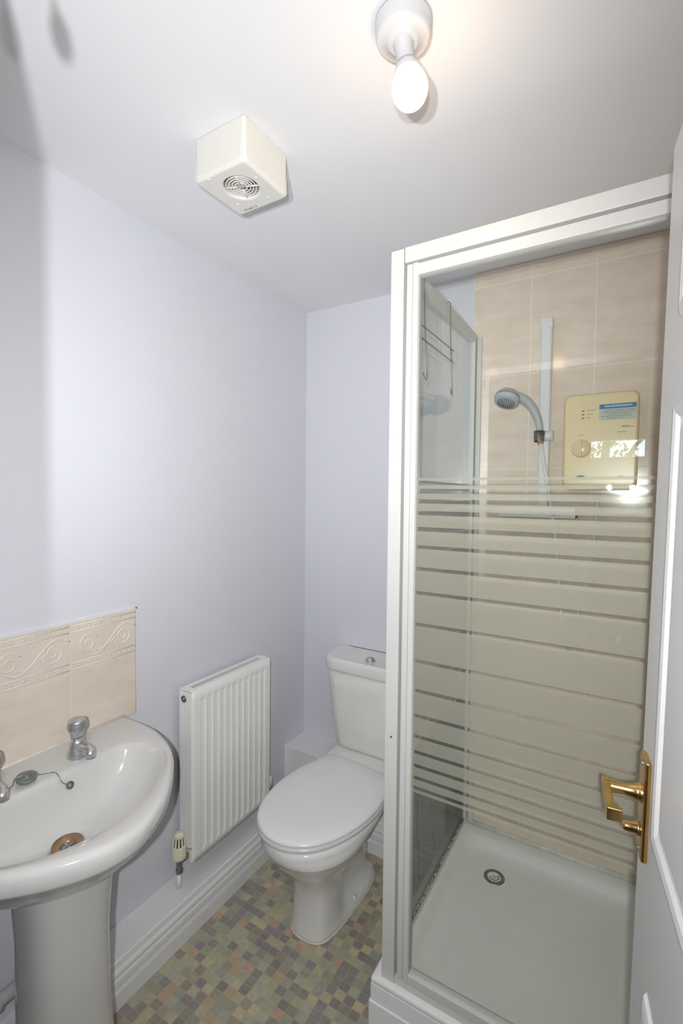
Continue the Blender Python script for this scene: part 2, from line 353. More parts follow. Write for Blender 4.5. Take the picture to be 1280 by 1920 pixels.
# hall beyond the doorway, with the daylight window seen mirrored in the shower glass
HY = -2.60
bm = box(0.2, 2.3, HY - 0.1, 0.03, FZ - 0.05, FZ); struct('floor_hall', bm, 'carpet')
struct('ceiling_hall', box(0.2, 2.3, HY - 0.1, 0.03, CZ, CZ + 0.06), 'ceiling')
struct('wall_hall_left', box(0.1, 0.2, HY - 0.1, 0.03, FZ, CZ), 'hall')
struct('wall_hall_right', box(2.3, 2.4, HY - 0.1, 0.03, FZ, CZ), 'hall')
bm = box(WR + 0.11, 2.3, 0.03, 0.09, FZ, CZ); struct('wall_hall_front', bm, 'hall')
WX0, WX1, WZ0, WZ1 = 1.02, 1.46, 1.785, 1.955
bm = box(0.2, WX0, HY - 0.1, HY, FZ, CZ); bbox(bm, WX1, 2.3, HY - 0.1, HY, FZ, CZ); bbox(bm, WX0, WX1, HY - 0.1, HY, FZ, WZ0); bbox(bm, WX0, WX1, HY - 0.1, HY, WZ1, CZ)
struct('wall_hall_back', bm, 'hall')
wn = struct('window_1', box(WX0, WX1, HY - 0.06, HY - 0.056, WZ0, WZ1), 'glass')
bm = bmesh.new()
for a in ((WX0, WX0 + 0.012, WZ0, WZ1), (WX1 - 0.012, WX1, WZ0, WZ1), (WX0, WX1, WZ0, WZ0 + 0.012), (WX0, WX1, WZ1 - 0.012, WZ1)): bbox(bm, a[0], a[1], HY - 0.08, HY - 0.04, a[2], a[3])
link_mesh('window_frame', bm, 'gloss', wn)
# tree outside the hall window
t = thing('garden_tree', 'leafy green tree outside the hall window, mirrored in the shower glass', 'tree', (1.0, HY - 2.2, FZ))
bm = tube(bmesh.new(), smooth_path([(0.95, HY - 2.2, FZ), (1.0, HY - 2.2, 1.2), (1.1, HY - 2.25, 2.4)]), [0.09 - 0.004 * i for i in range(13)], 10)
tube(bm, [(1.0, HY - 2.2, 1.3), (1.4, HY - 2.2, 2.1), (1.7, HY - 2.1, 2.4)], [0.04, 0.025, 0.01], 8); tube(bm, [(1.0, HY - 2.2, 1.3), (0.7, HY - 2.2, 2.0), (0.5, HY - 2.1, 2.4)], [0.04, 0.025, 0.01], 8)
link_mesh('trunk', bm, 'bark', t, smooth=True)
bm = bmesh.new(); rnd = random.Random(3)
for i in range(750):
    a = rnd.uniform(0, 2 * PI); rr = rnd.random() ** 0.5
    cx = rnd.choice((0.75, 0.95, 1.12, 1.6)); cz = {0.75: 2.15, 0.95: 2.05, 1.12: 1.85, 1.6: 1.6}[cx]
    c = Vector((cx + math.cos(a) * rr * 0.34, HY - 2.2 + rnd.uniform(-0.3, 0.3), cz + math.sin(a) * rr * 0.32))
    d = Vector((rnd.uniform(-1, 1), rnd.uniform(-1, 1), rnd.uniform(-1, 1))).normalized(); s = d.cross(Vector((0.3, 0.2, 1))).normalized(); L = rnd.uniform(0.03, 0.06)
    v = [bm.verts.new(c + d * L), bm.verts.new(c + s * L * 0.4), bm.verts.new(c - d * L), bm.verts.new(c - s * L * 0.4)]; bm.faces.new(v)
link_mesh('foliage', bm, 'leaf', t)

# ------------------------------------------------------------------ the open door
E0 = Vector((1.370, 0.800, 0)); TH = math.radians(7.0); DD = Vector((math.sin(TH), -math.cos(TH), 0)); DN = Vector((-math.cos(TH), -math.sin(TH), 0))
def dxf(v): return E0 + DD * v.x + DN * v.y + Vector(((v.z - 1.45) * 0.014, 0, v.z))   # the old door hangs a little out of plumb
door = struct('door_1', box(0, 0.672, -0.035, 0, FZ + 0.008, 1.930, xf=dxf), 'door', bevel=0.0015)
def panel(s0, s1, z0, z1):
    bm = bmesh.new()
    prof = [(0.000, 0.0), (0.003, 0.004), (0.010, 0.0065), (0.018, 0.005), (0.024, 0.0015), (0.030, 0.0005), (0.034, 0.002), (0.040, 0.0035)]
    rings = []
    for d, h in prof:
        rings.append([dxf(Vector(q)) for q in ((s0 + d, h, z0 + d), (s1 - d, h, z0 + d), (s1 - d, h, z1 - d), (s0 + d, h, z1 - d))])
    loft(bm, rings, False, True)
    return link_mesh('door_panel', bm, 'door', door)
for s0, s1 in ((0.108, 0.300), (0.372, 0.564)):
    for z0, z1 in ((0.16, 0.80), (1.000, 1.560), (1.660, 1.835)): panel(s0, s1, z0, z1)
# brass lever handle
hp = 0.050
bp_ = box(hp - 0.020, hp + 0.020, 0, 0.008, 0.942, 1.082, xf=dxf)
dh = link_mesh('door_handle', bp_, 'brass', door, bevel=0.003, bsegs=2); dh['label'] = 'polished brass lever handle on a long backplate'
bm = bmesh.new(); o_ = dxf(Vector((hp, 0.006, 1.030)))
lathe(bm, [(0.013, 0.0), (0.013, 0.004), (0.0115, 0.006), (0.0115, 0.009), (0.0095, 0.012), (0.0078, 0.024), (0.0085, 0.040), (0.009, 0.050), (0.0, 0.0505)], o_, DN, 28)
bbox(bm, hp - 0.0105, hp + 0.068, 0.046, 0.056, 1.0225, 1.0375, xf=dxf)
bbox(bm, hp + 0.062, hp + 0.070, 0.038, 0.056, 1.0215, 1.0385, xf=dxf)
link_mesh('lever', bm, 'brass', dh, bevel=0.002)
bm = lathe(bmesh.new(), [(0.0095, 0), (0.0095, 0.004), (0.0075, 0.006), (0.007, 0.018), (0.006, 0.021), (0, 0.021)], dxf(Vector((hp, 0.007, 0.978))), DN, 20)
link_mesh('lock_turn', bm, 'brass', dh, smooth=True)
for z in (0.951, 1.073):
    link_mesh('screw', lathe(bmesh.new(), [(0.0035, 0), (0.0035, 0.0012), (0, 0.0016)], dxf(Vector((hp + 0.0, 0.008, z))), DN, 12), 'dchrome', dh)
bm = lathe(bmesh.new(), [(0.004, 0), (0.003, 0.0015), (0, 0.002)], dxf(Vector((hp + 0.02, 0.050, 1.024))), DN, 10); 

# ------------------------------------------------------------------ shower enclosure
enc = thing('shower_enclosure', 'white framed glass shower enclosure with etched striped panes standing on the raised tray', 'shower enclosure', (0.80, 1.105, 0.13))
YS = 1.105; ZT = 0.128; XE = 1.500
bm = box(0.797, 0.8330, YS, YS + 0.040, ZT, 2.064); link_mesh('corner_post', bm, 'frame', enc, bevel=0.002)
bm = box(0.835, WR - 0.008, YS, YS + 0.038, 2.027, 2.066); link_mesh('top_rail', bm, 'frame', enc, bevel=0.002)
bm = box(0.833, WR - 0.008, YS + 0.002, YS + 0.036, ZT, 0.146); link_mesh('bottom_rail', bm, 'frame', enc, bevel=0.0015)
link_mesh('side_top_rail', box(0.790, 0.816, YS + 0.040, D - 0.008, 2.030, 2.066), 'frame', enc, bevel=0.0015)
link_mesh('side_bottom_rail', box(0.794, 0.813, YS + 0.040, D - 0.008, ZT, 0.146), 'frame', enc, bevel=0.0015)
link_mesh('wall_channel', box(0.788, 0.818, D - 0.034, D - 0.008, ZT, 2.062), 'frame', enc, bevel=0.0015)
link_mesh('cover_strip', box(0.822, 0.838, D - 0.020, D - 0.008, 0.14, 2.050), 'frame', enc, bevel=0.0015)
link_mesh('wall_channel', box(1.505, 1.527, YS + 0.004, YS + 0.034, ZT, 2.027), 'frame', enc, bevel=0.0015)
link_mesh('screw', lathe(bmesh.new(), [(0.003, 0), (0.003, 0.001), (0, 0.0015)], (0.816, YS, 0.80), (0, -1, 0), 10), 'dchrome', enc)
# pivot door
dr = link_mesh('shower_door', (lambda b: (bbox(b, 0.8405, 0.856, YS + 0.003, YS + 0.028, 0.150, 2.022), bbox(b, 0.8575, 0.872, YS + 0.001, YS + 0.028, 0.150, 2.022), bbox(b, 0.871, XE, YS + 0.001, YS + 0.028, 1.991, 2.019),
     bbox(b, 0.871, XE, YS + 0.001, YS + 0.028, 0.150, 0.172), bbox(b, XE - 0.02, XE, YS + 0.001, YS + 0.028, 0.150, 2.019))[0])(bmesh.new()), 'frame', enc, bevel=0.0012)
link_mesh('door_glass', box(0.870, XE - 0.018, YS + 0.012, YS + 0.017, 0.170, 1.993), 'glass', dr)
bm = box(0.8715, 0.8735, YS + 0.008, YS + 0.021, 0.170, 1.991); link_mesh('glazing_seal', bm, 'frame2', dr)
GAPS = [1.4715, 1.4505, 1.4250, 1.3950, 1.3540, 1.3080, 1.2520, 1.1900, 1.1080, 1.0120, 0.9350, 0.8690, 0.8150, 0.7730, 0.7370, 0.7050, 0.6780]
def stripes(fn):
    bm = bmesh.new(); hi = 1.4840
    for g in GAPS:
        hg = 0.0055 if g > 1.32 else 0.0045
        fn(bm, g + hg, hi); hi = g - hg
    fn(bm, hi - 0.008, hi); return bm
bm = stripes(lambda b, z0, z1: bbox(b, 0.874, XE - 0.02, YS + 0.0114, YS + 0.0118, z0, z1)); link_mesh('etched_stripes', bm, 'frost', dr)
sg = link_mesh('side_glass', box(0.800, 0.805, YS + 0.038, D - 0.032, 0.140, 2.032), 'glass', enc)
bm = stripes(lambda b, z0, z1: bbox(b, 0.8052, 0.8056, YS + 0.04, D - 0.034, z0, z1)); link_mesh('etched_stripes', bm, 'frost', sg)
link_mesh('limescale', box(0.8058, 0.8060, YS + 0.04, D - 0.034, 0.152, 0.672), 'lime', sg)
bm = box(0.8065, 0.812, YS + 0.04, D - 0.034, 0.146, 0.152); link_mesh('mouldy_seal', bm, 'mould', sg)

# shower tray
tr = thing('shower_tray', 'raised white acrylic shower tray with a sunken floor', 'shower tray', (1.15, 1.47, FZ))
TX0, TX1, TY0, TY1 = 0.771, 1.527, 1.090, D - 0.008
bm = bmesh.new(); N = 8
def rr_ring(i, r, z): return [Vector((x, y, z)) for x, y in rounded_rect(TX0 + i, TX1 - i, TY0 + i, TY1 - i, r, N)]
loft(bm, cap0=False, rings=[rr_ring(0.003, 0.006, 0.112), rr_ring(0, 0.006, 0.116), rr_ring(0, 0.006, 0.124), rr_ring(0.002, 0.006, 0.128), rr_ring(0.006, 0.008, 0.1295), rr_ring(0.045, 0.03, 0.1285), rr_ring(0.056, 0.05, 0.124), rr_ring(0.068, 0.06, 0.105), rr_ring(0.082, 0.075, 0.093), rr_ring(0.12, 0.10, 0.088), rr_ring(0.26, 0.11, 0.084)])
link_mesh('tray', bm, 'tray', tr, smooth=True)
bm = box(TX0 + 0.001, TX1, TY0 + 0.002, TY1, FZ, 0.080); bbox(bm, TX0, TX1, TY0 + 0.001, TY0 + 0.012, 0.064, 0.1125); bbox(bm, TX0 - 0.003, TX1, TY0 - 0.003, TY0 + 0.012, FZ, 0.064)
link_mesh('plinth', bm, 'plinthw', tr, bevel=0.002)
sw = link_mesh('waste_outlet', lathe(bmesh.new(), [(0.036, 0.0835), (0.036, 0.087), (0.034, 0.0885), (0.024, 0.0885), (0.022, 0.0865), (0.0, 0.0865)], (0.966, 1.665, 0), n=36), 'dchrome', tr, smooth=True)
bm = bmesh.new()
for k in range(10):
    a = 2 * PI * k / 10; lathe(bm, [(0.0032, 0.0866), (0.0032, 0.0871), (0, 0.0871)], (0.966 + 0.015 * math.cos(a), 1.665 + 0.015 * math.sin(a), 0), n=8)
for k in range(4):
    a = 2 * PI * k / 4 + 0.3; lathe(bm, [(0.0025, 0.0866), (0.0025, 0.0871), (0, 0.0871)], (0.966 + 0.006 * math.cos(a), 1.665 + 0.006 * math.sin(a), 0), n=8)
link_mesh('drain_hole', bm, 'black', sw)
bm = tube(bmesh.new(), [(0.81, D - 0.012, 0.135), (WR - 0.012, D - 0.012, 0.135)], 0.010, 8); tube(bm, [(WR - 0.012, YS + 0.05, 0.135), (WR - 0.012, D - 0.012, 0.135)], 0.009, 8)
struct('trim_6', bm, 'seal', smooth=True)

# ------------------------------------------------------------------ shower fittings
YW = D - 0.008
rail = thing('riser_rail', 'flat white shower riser rail on beige tiles with a soap tray at its foot', 'shower rail', (1.069, YW, 1.44))
bm = loft(bmesh.new(), [[Vector((x, y, z)) for x, y in rounded_rect(1.051, 1.089, YW - 0.026, YW, 0.008, 5)] for z in (1.40, 1.62, 1.62001, 2.07, 2.074)])
link_mesh('rail', bm, 'wplast', rail, smooth=False, bevel=0.001)
link_mesh('end_cap', box(1.049, 1.091, YW - 0.028, YW, 2.040, 2.078), 'wplast', rail, bevel=0.004)
bm = box(0.935, 1.185, YW - 0.095, YW, 1.366, 1.374); bbox(bm, 0.935, 1.185, YW - 0.097, YW - 0.093, 1.366, 1.402); bbox(bm, 0.935, 0.939, YW - 0.095, YW, 1.366, 1.402); bbox(bm, 1.181, 1.185, YW - 0.095, YW, 1.366, 1.402)
link_mesh('soap_tray', bm, 'wplast', rail, bevel=0.0015)
bm = lathe(bmesh.new(), [(0.018, -0.02), (0.019, 0), (0.018, 0.02)], (1.083, YW - 0.040, 1.655), (1, 0, 0), 20)
br = link_mesh('bracket', bm, 'wplast', rail, smooth=True)
bm = lathe(bmesh.new(), [(0.017, -0.018), (0.019, 0.018), (0.0155, 0.018), (0.0135, -0.018)], (1.060, YW - 0.062, 1.652), (0, 0.08, 1), 24, cap=False); link_mesh('holder_cup', bm, 'dchrome', br, smooth=True)

sh = thing('shower_handset', 'grey plastic shower handset with curved neck resting in the rail bracket', 'shower head', (1.060, YW - 0.062, 1.65))
def PX(px, py, y):
    d = F_ * FPX + R_ * (px - 640) - U_ * (py - 960); t = (y - CAM_LOC[1]) / d.y
    return Vector(CAM_LOC) + d * t
YH = YW - 0.065
neck = [PX(1013, 826, YH), PX(1012, 808, YH), PX(1009, 790, YH), PX(1002, 772, YH - 0.008), PX(990, 755, YH - 0.02), PX(974, 745, YH - 0.035), PX(962, 742, YH - 0.045)]
bm = tube(bmesh.new(), smooth_path(neck[1:], 6), [0.0115 + 0.0055 * min(1, i / 20) for i in range(31)], 20)
link_mesh('neck', bm, 'gplast', sh, smooth=True)
hc = PX(951, 746, YH - 0.055); face = (Vector((-0.18, -0.28, -0.94))).normalized()
face = (U_ * -0.90 + R_ * -0.36 - F_ * 0.28).normalized()
bm = lathe(bmesh.new(), [(0.0, -0.030), (0.018, -0.028), (0.032, -0.020), (0.040, -0.008), (0.043, 0.002), (0.0435, 0.003), (0.0435, 0.004), (0.043, 0.005), (0.042, 0.016), (0.038, 0.020), (0.0, 0.020)], hc, face, 40)
link_mesh('head', bm, 'gplast', sh, smooth=True)
bm = lathe(bmesh.new(), [(0.0440, 0.0025), (0.0440, 0.0042)], hc, face, 40, cap=False); link_mesh('joint_line', bm, 'black', sh)
bm = lathe(bmesh.new(), [(0.034, 0.0195), (0.033, 0.0215), (0, 0.0215)], hc, face, 36)
a_, b_, _ = frame_of(face)
fp = link_mesh('spray_face', bm, 'gplast', sh, smooth=True)
bm = bmesh.new()
for rr, n in ((0.007, 6), (0.014, 12), (0.021, 18), (0.028, 24)):
    for k in range(n):
        q = hc + face * 0.0215 + (a_ * math.cos(2 * PI * k / n) + b_ * math.sin(2 * PI * k / n)) * rr
        lathe(bm, [(0.0016, 0), (0.0012, 0.003), (0, 0.003)], q, face, 6)
link_mesh('nozzles', bm, 'ink', fp)['kind'] = 'stuff'
bm = tube(bmesh.new(), [PX(1013, 833, YH), PX(1013, 812, YH)], 0.0095, 18); link_mesh('collar', bm, 'orange', sh, smooth=True)

YO = YW - 0.05
hp_pts = [(1014, 832), (1018, 860), (1024, 895), (1031, 940), (1038, 985), (1044, 1035), (1047, 1085), (1051, 1140), (1057, 1190), (1067, 1219), (1076, 1190), (1085, 1145), (1098, 1092), (1109, 1048), (1115, 1000), (1118, 962), (1119, 938)]
path = smooth_path([PX(x, y, YO - 0.03 if i < 2 else (YW - 0.114 if i < 9 else YO)) for i, (x, y) in enumerate(hp_pts)], 14)
rad = [0.0066 if (i % 2 == 0) else 0.0052 for i in range(len(path))]
hose = link_mesh('shower_hose', tube(bmesh.new(), path, rad, 10), 'wplast', smooth=False)
tag(hose, 'ribbed white shower hose hanging in a loop below the electric shower', 'hose')

es = thing('electric_shower', 'yellowed cream electric shower unit with a blue label on the beige tiles', 'electric shower', (1.25, YW, 1.45))
HX0, HX1, HZ0, HZ1, HY0 = 1.139, 1.359, 1.452, 1.785, YW - 0.078
def hring(i, y, bulge=0.0):
    pts = rounded_rect(HX0 + i, HX1 - i, HZ0 + i, HZ1 - i, 0.022, 8)
    out = []
    for x, z in pts:
        s = (x - (HX0 + HX1) / 2) / ((HX1 - HX0) / 2)
        if z < HZ0 + 0.1: z += 0.018 * s * s * (1 - (z - HZ0) / 0.1)
        out.append(Vector((x, y, z)))
    return out
bm = loft(bmesh.new(), [hring(0.004, YW), hring(0.0, YW - 0.03), hring(0.0, HY0 + 0.012), hring(0.003, HY0 + 0.004), hring(0.010, HY0)])
case = link_mesh('case', bm, 'heater', es, smooth=False, bevel=0.001, angle=50)
YL = HY0 - 0.0008
kn = lathe(bmesh.new(), [(0.030, 0.0), (0.029, 0.010), (0.026, 0.013), (0, 0.013)], (1.195, HY0, 1.602), (0, -1, 0), 36); knob = link_mesh('temperature_knob', kn, 'heater', es, smooth=True)
link_mesh('pointer', box(1.192, 1.198, HY0 - 0.022, HY0 - 0.012, 1.575, 1.633), 'heater', knob, bevel=0.002)
lab = link_mesh('label', box(1.246, 1.351, YL, HY0, 1.692, 1.744), 'whitelab', es)
link_mesh('label_heading', box(1.246, 1.351, YL - 0.0004, YL, 1.729, 1.744), 'bluelab', lab)
bm = bmesh.new(); rnd = random.Random(5)
for zz, x0, x1 in ((1.7235, 1.262, 1.345), (1.7175, 1.254, 1.347), (1.7115, 1.266, 1.332), (1.705, 1.252, 1.338), (1.6985, 1.268, 1.318)):
    x = x0
    while x < x1:
        l = rnd.uniform(0.004, 0.010); bbox(bm, x, min(x + l, x1), YL - 0.0003, YL, zz - 0.001, zz + 0.001); x += l + 0.0015
link_mesh('label_print', bm, 'softink', lab)
bm = bmesh.new(); x = 1.262
while x < 1.338:
    l = rnd.uniform(0.003, 0.007); bbox(bm, x, x + l, YL - 0.0007, YL - 0.0004, 1.7345, 1.7395); x += l + 0.0018
link_mesh('heading_print', bm, 'whiteink', lab)
for z, l in ((1.727, 0.0085), (1.715, 0.0085), (1.703, 0.009)): link_mesh('indicator', box(1.194, 1.194 + l, YL, HY0, z - 0.0013, z + 0.0013), 'ink', es)
for (x0, x1, z) in ((1.208, 1.236, 1.7285), (1.212, 1.228, 1.7155), (1.209, 1.220, 1.7035), (1.188, 1.202, 1.647), (1.300, 1.325, 1.652), (1.312, 1.345, 1.668), (1.312, 1.330, 1.671), (1.303, 1.306, 1.645), (1.318, 1.321, 1.645), (1.305, 1.320, 1.5085)):
    link_mesh('printed_mark', box(x0, x1, YL, HY0, z - 0.0008, z + 0.0008), 'softink', es)
bm = loft(bmesh.new(), [[Vector((1.196 + 0.013 * math.cos(a * PI / 12), yy, 1.508 + 0.0045 * math.sin(a * PI / 12))) for a in range(24)] for yy in (HY0, YL)]); link_mesh('badge', bm, 'tealink', es)
bm = lathe(bmesh.new(), [(0.0085, 0), (0.0085, 0.012), (0.007, 0.013), (0.007, 0.045), (0.009, 0.046), (0.009, 0.052)], (1.248, YO, 1.398), (0, 0, 1), 18); link_mesh('outlet', bm, 'wplast', es, smooth=True)

# wire caddy hung on the side pane
cad = thing('wire_caddy', 'thin grey wire caddy hooked over the top rail of the side pane', 'wire rack', (0.82, 1.45, 2.07))
def PXx(px, py, x):
    d = F_ * FPX + R_ * (px - 640) - U_ * (py - 960); t = (x - CAM_LOC[0]) / d.x
    return Vector(CAM_LOC) + d * t
xw = 0.822
bm = bmesh.new(); WRD = 0.0016
for yo, zt in ((1.505, 0), (1.275, 0)):
    tube(bm, smooth_path([(0.783, yo, 2.05), (0.786, yo, 2.0695), (0.803, yo, 2.072), (0.8205, yo, 2.069), (xw, yo, 2.04), (xw, yo + 0.005, 1.96), (xw, yo + 0.012, 1.90), (xw, yo + 0.026, 1.83), (xw, yo + 0.03, 1.79), (xw + 0.006, yo + 0.01, 1.772), (xw + 0.018, yo - 0.035, 1.770), (xw + 0.03, yo - 0.075, 1.772)], 5), WRD, 6)
link_mesh('hook', bm, 'wire', cad, smooth=True)
bm = tube(bmesh.new(), [(xw + 0.002, 1.24, 1.920), (xw + 0.002, 1.54, 1.922)], WRD, 6); tube(bm, [(xw + 0.002, 1.24, 1.884), (xw + 0.002, 1.545, 1.882)], WRD, 6); tube(bm, [(xw + 0.002, 1.515, 1.922), (xw + 0.002, 1.52, 1.883)], WRD, 6)
link_mesh('crossbar', bm, 'wire', cad, smooth=True)

# ------------------------------------------------------------------ toilet
to = thing('toilet', 'white close-coupled toilet with its lid down, in the corner beside the shower', 'toilet', (0.45, 1.45, FZ))
TXC = 0.455
def egg(pts, c, n=56, sc=1.0):
    L = [(c + h * sc, y) for y, h in pts] + [(c - h * sc, y) for y, h in reversed(pts) if h > 1e-4]
    return [(p.x, p.y) for p in closed_spline(L, 5)]
LID = [(1.083, 0.0), (1.090, 0.045), (1.110, 0.085), (1.145, 0.124), (1.200, 0.156), (1.270, 0.178), (1.340, 0.187), (1.420, 0.185), (1.500, 0.168), (1.555, 0.155), (1.580, 0.128), (1.586, 0.06), (1.587, 0.0)]
lp = egg(LID, TXC); cT = (TXC, 1.33); NR = 96
L0 = polar_ring(lp, cT, NR, 0)
_rc = Vector((0.458, 1.40, 0))
L0 = [_rc + Matrix.Rotation(math.radians(-5.5), 3, 'Z') @ (p - _rc) for p in L0]
def sc(ring, d, z): return inset_ring(ring, d, z)
bm = loft(bmesh.new(), [sc(L0, 0.004, 0.3715), sc(L0, 0.0, 0.374), sc(L0, 0.0005, 0.378), sc(L0, 0.004, 0.3825), sc(L0, 0.012, 0.386), scale_ring(L0, cT, 0.75, 0.3885), scale_ring(L0, cT, 0.4, 0.3895), scale_ring(L0, cT, 0.1, 0.390)])
link_mesh('lid', bm, 'lid', to, smooth=True)
bm = loft(bmesh.new(), [sc(L0, 0.002, 0.3535), sc(L0, -0.001, 0.356), sc(L0, -0.001, 0.364), sc(L0, 0.001, 0.3675), sc(L0, 0.008, 0.3705), scale_ring(L0, cT, 0.5, 0.3705)])
link_mesh('seat', bm, 'seat', to, smooth=True)
BASE = [(1.225, 0.0), (1.229, 0.035), (1.250, 0.066), (1.300, 0.082), (1.370, 0.090), (1.450, 0.094), (1.530, 0.094), (1.590, 0.084), (1.620, 0.060), (1.638, 0.03), (1.640, 0.0)]
COLM = [(1.234, 0.0), (1.238, 0.034), (1.258, 0.064), (1.305, 0.077), (1.345, 0.074), (1.400, 0.050), (1.470, 0.048), (1.540, 0.052), (1.580, 0.050), (1.600, 0.03), (1.605, 0.0)]
MIDC = [(1.215, 0.0), (1.220, 0.034), (1.245, 0.068), (1.300, 0.084), (1.350, 0.082), (1.410, 0.062), (1.480, 0.060), (1.550, 0.064), (1.600, 0.060), (1.625, 0.03), (1.630, 0.0)]
BOWL = [(1.140, 0.0), (1.146, 0.045), (1.172, 0.090), (1.230, 0.125), (1.310, 0.140), (1.400, 0.134), (1.480, 0.110), (1.560, 0.090), (1.620, 0.085), (1.655, 0.05), (1.660, 0.0)]
BOWL2 = [(1.105, 0.0), (1.112, 0.048), (1.140, 0.100), (1.205, 0.142), (1.300, 0.160), (1.400, 0.154), (1.480, 0.134), (1.560, 0.115), (1.640, 0.115), (1.670, 0.07), (1.675, 0.0)]
cP = (0.455, 1.38)
def er(P, z, c=0.455): return polar_ring(egg(P, c), cP, NR, z)
rings = [er(BASE, FZ, 0.447), er(BASE, FZ + 0.012, 0.447), [a.lerp(b, 0.25) for a, b in zip(er(BASE, FZ + 0.022, 0.447), er(COLM, FZ + 0.022, 0.447))],
         [a.lerp(b, 0.8) for a, b in zip(er(BASE, FZ + 0.045, 0.447), er(COLM, FZ + 0.045, 0.447))], er(COLM, 0.03, 0.449), er(COLM, 0.10, 0.451), er(MIDC, 0.155, 0.453),
         [a.lerp(b, 0.5) for a, b in zip(er(MIDC, 0.20), er(BOWL, 0.20))], er(BOWL, 0.240), [a.lerp(b, 0.6) for a, b in zip(er(BOWL, 0.270), er(BOWL2, 0.270))], er(BOWL2, 0.294, 0.457), inset_ring(er(BOWL2, 0, 0.457), -0.006, 0.299),
         inset_ring(er(BOWL2, 0, 0.458), -0.014, 0.306)]
PR = polar_ring(egg([(y if i < 8 else y + 0.10, h * (0.985 if i < 8 else 0.97)) for i, (y, h) in enumerate(LID)], TXC), cP, NR, 0)
rings += [inset_ring(PR, 0.006, 0.320), inset_ring(PR, 0.003, 0.335), inset_ring(PR, 0.006, 0.348), inset_ring(PR, 0.012, 0.3525), scale_ring(PR, cP, 0.5, 0.3525)]
link_mesh('pan', loft(bmesh.new(), rings), 'ceramic', to, smooth=True)
# shelf between seat and cistern
def crr(x0, x1, y0, y1, r, z): return [Vector((x, y, z)) for x, y in rounded_rect(x0, x1, y0, y1, r, 6)]
bm = loft(bmesh.new(), [crr(0.330, 0.580, 1.50, 1.80, 0.02, 0.285), crr(0.300, 0.610, 1.505, 1.838, 0.012, 0.320), crr(0.286, 0.622, 1.540, 1.838, 0.008, 0.345), crr(0.288, 0.620, 1.560, 1.838, 0.008, 0.350), crr(0.292, 0.616, 1.680, 1.838, 0.008, 0.362)])
link_mesh('cistern_shelf', bm, 'ceramic', to, bevel=0.004, bsegs=3)
CX0, CX1, CYB = 0.205, 0.695, D - 0.003
def cring(i, yf, z, s=1.0, cr=0.055):
    x0, x1 = CX0 + i, CX1 - i; pts = []
    base = rounded_rect(x0, x1, yf, CYB, 0.02, 8, rr=(0.030, 0.030, 0.075, 0.075))
    for x, y in base:
        q = 1 - ((x - (x0 + x1) / 2) / ((x1 - x0) / 2)) ** 2
        if y < yf + 0.07: y -= 0.022 * max(q, 0) * (1 - (y - yf) / 0.07)
        pts.append(Vector((x, y, z)))
    return pts
def densify(r, k=3): return r
bm = loft(bmesh.new(), [cring(0.068, 1.705, 0.3625), cring(0.054, 1.698, 0.365), cring(0.046, 1.694, 0.370), cring(0.042, 1.691, 0.39), cring(0.033, 1.688, 0.45), cring(0.022, 1.686, 0.52), cring(0.014, 1.684, 0.62), cring(0.010, 1.683, 0.688)])
link_mesh('cistern', bm, 'ceramic', to, smooth=True)
bm = loft(bmesh.new(), [cring(0.012, 1.680, 0.690), cring(0.003, 1.676, 0.693), cring(0.0, 1.674, 0.700), cring(0.0, 1.674, 0.728), cring(0.003, 1.676, 0.737), cring(0.010, 1.681, 0.743), cring(0.018, 1.688, 0.7445), cring(0.024, 1.693, 0.743), cring(0.07, 1.72, 0.7425)])
link_mesh('cistern_lid', bm, 'ceramic', to, smooth=True)
FB = (0.428, 1.728)
bm = lathe(bmesh.new(), [(0.022, 0.743), (0.0225, 0.746), (0.019, 0.7475), (0.0165, 0.7475), (0.016, 0.752), (0.012, 0.757), (0.006, 0.759), (0.0, 0.7593)], (*FB, 0), n=32)
link_mesh('flush_button', bm, 'chrome', to, smooth=True)
link_mesh('screw_cap', lathe(bmesh.new(), [(0.009, 0), (0.008, 0.005), (0, 0.007)], (0.524, 1.44, FZ + 0.022), (0.5, 0, 0.8), 16), 'wplast', to, smooth=True)
bs = sc(er(BASE, 0, 0.447), -0.004, FZ + 0.0005); bs2 = sc(er(BASE, 0, 0.447), -0.001, FZ + 0.004)
link_mesh('floor_sealant', loft(bmesh.new(), [bs, bs2]), 'seal', to, smooth=True)

# ------------------------------------------------------------------ wash basin
wb = thing('pedestal_basin', 'white ceramic pedestal wash basin with two chrome taps under the tiled splashback', 'wash basin', (0.2, 0.58, FZ))
BC = 0.565
OUT = [(0.0, -0.315), (0.08, -0.318), (0.16, -0.312), (0.235, -0.290), (0.300, -0.258), (0.348, -0.222), (0.392, -0.182), (0.434, -0.135), (0.466, -0.085), (0.484, -0.040), (0.489, 0.0)]
outl = [(x, BC + d) for x, d in OUT] + [(x, BC - d) for x, d in reversed(OUT[:-1])]
seg = []
for i in range(len(outl) - 1):
    p0 = outl[max(i - 1, 0)]; p1 = outl[i]; p2 = outl[i + 1]; p3 = outl[min(i + 2, len(outl) - 1)]
    for k in range(6):
        t_ = k / 6; seg.append(tuple(0.5 * ((2 * p1[j]) + (-p0[j] + p2[j]) * t_ + (2 * p0[j] - 5 * p1[j] + 4 * p2[j] - p3[j]) * t_ * t_ + (-p0[j] + 3 * p1[j] - 3 * p2[j] + p3[j]) * t_ ** 3) for j in (0, 1)))
seg.append(outl[-1]); outl = seg
INN = [(0.150, -0.10), (0.147, -0.17), (0.155, -0.212), (0.185, -0.240), (0.225, -0.246), (0.275, -0.236), (0.325, -0.203), (0.368, -0.155), (0.402, -0.090), (0.418, 0.0)]
inn = [(x, BC + d) for x, d in INN] + [(x, BC - d) for x, d in reversed(INN[:-1])]
inn = [(p.x, p.y) for p in closed_spline(inn, 5)]
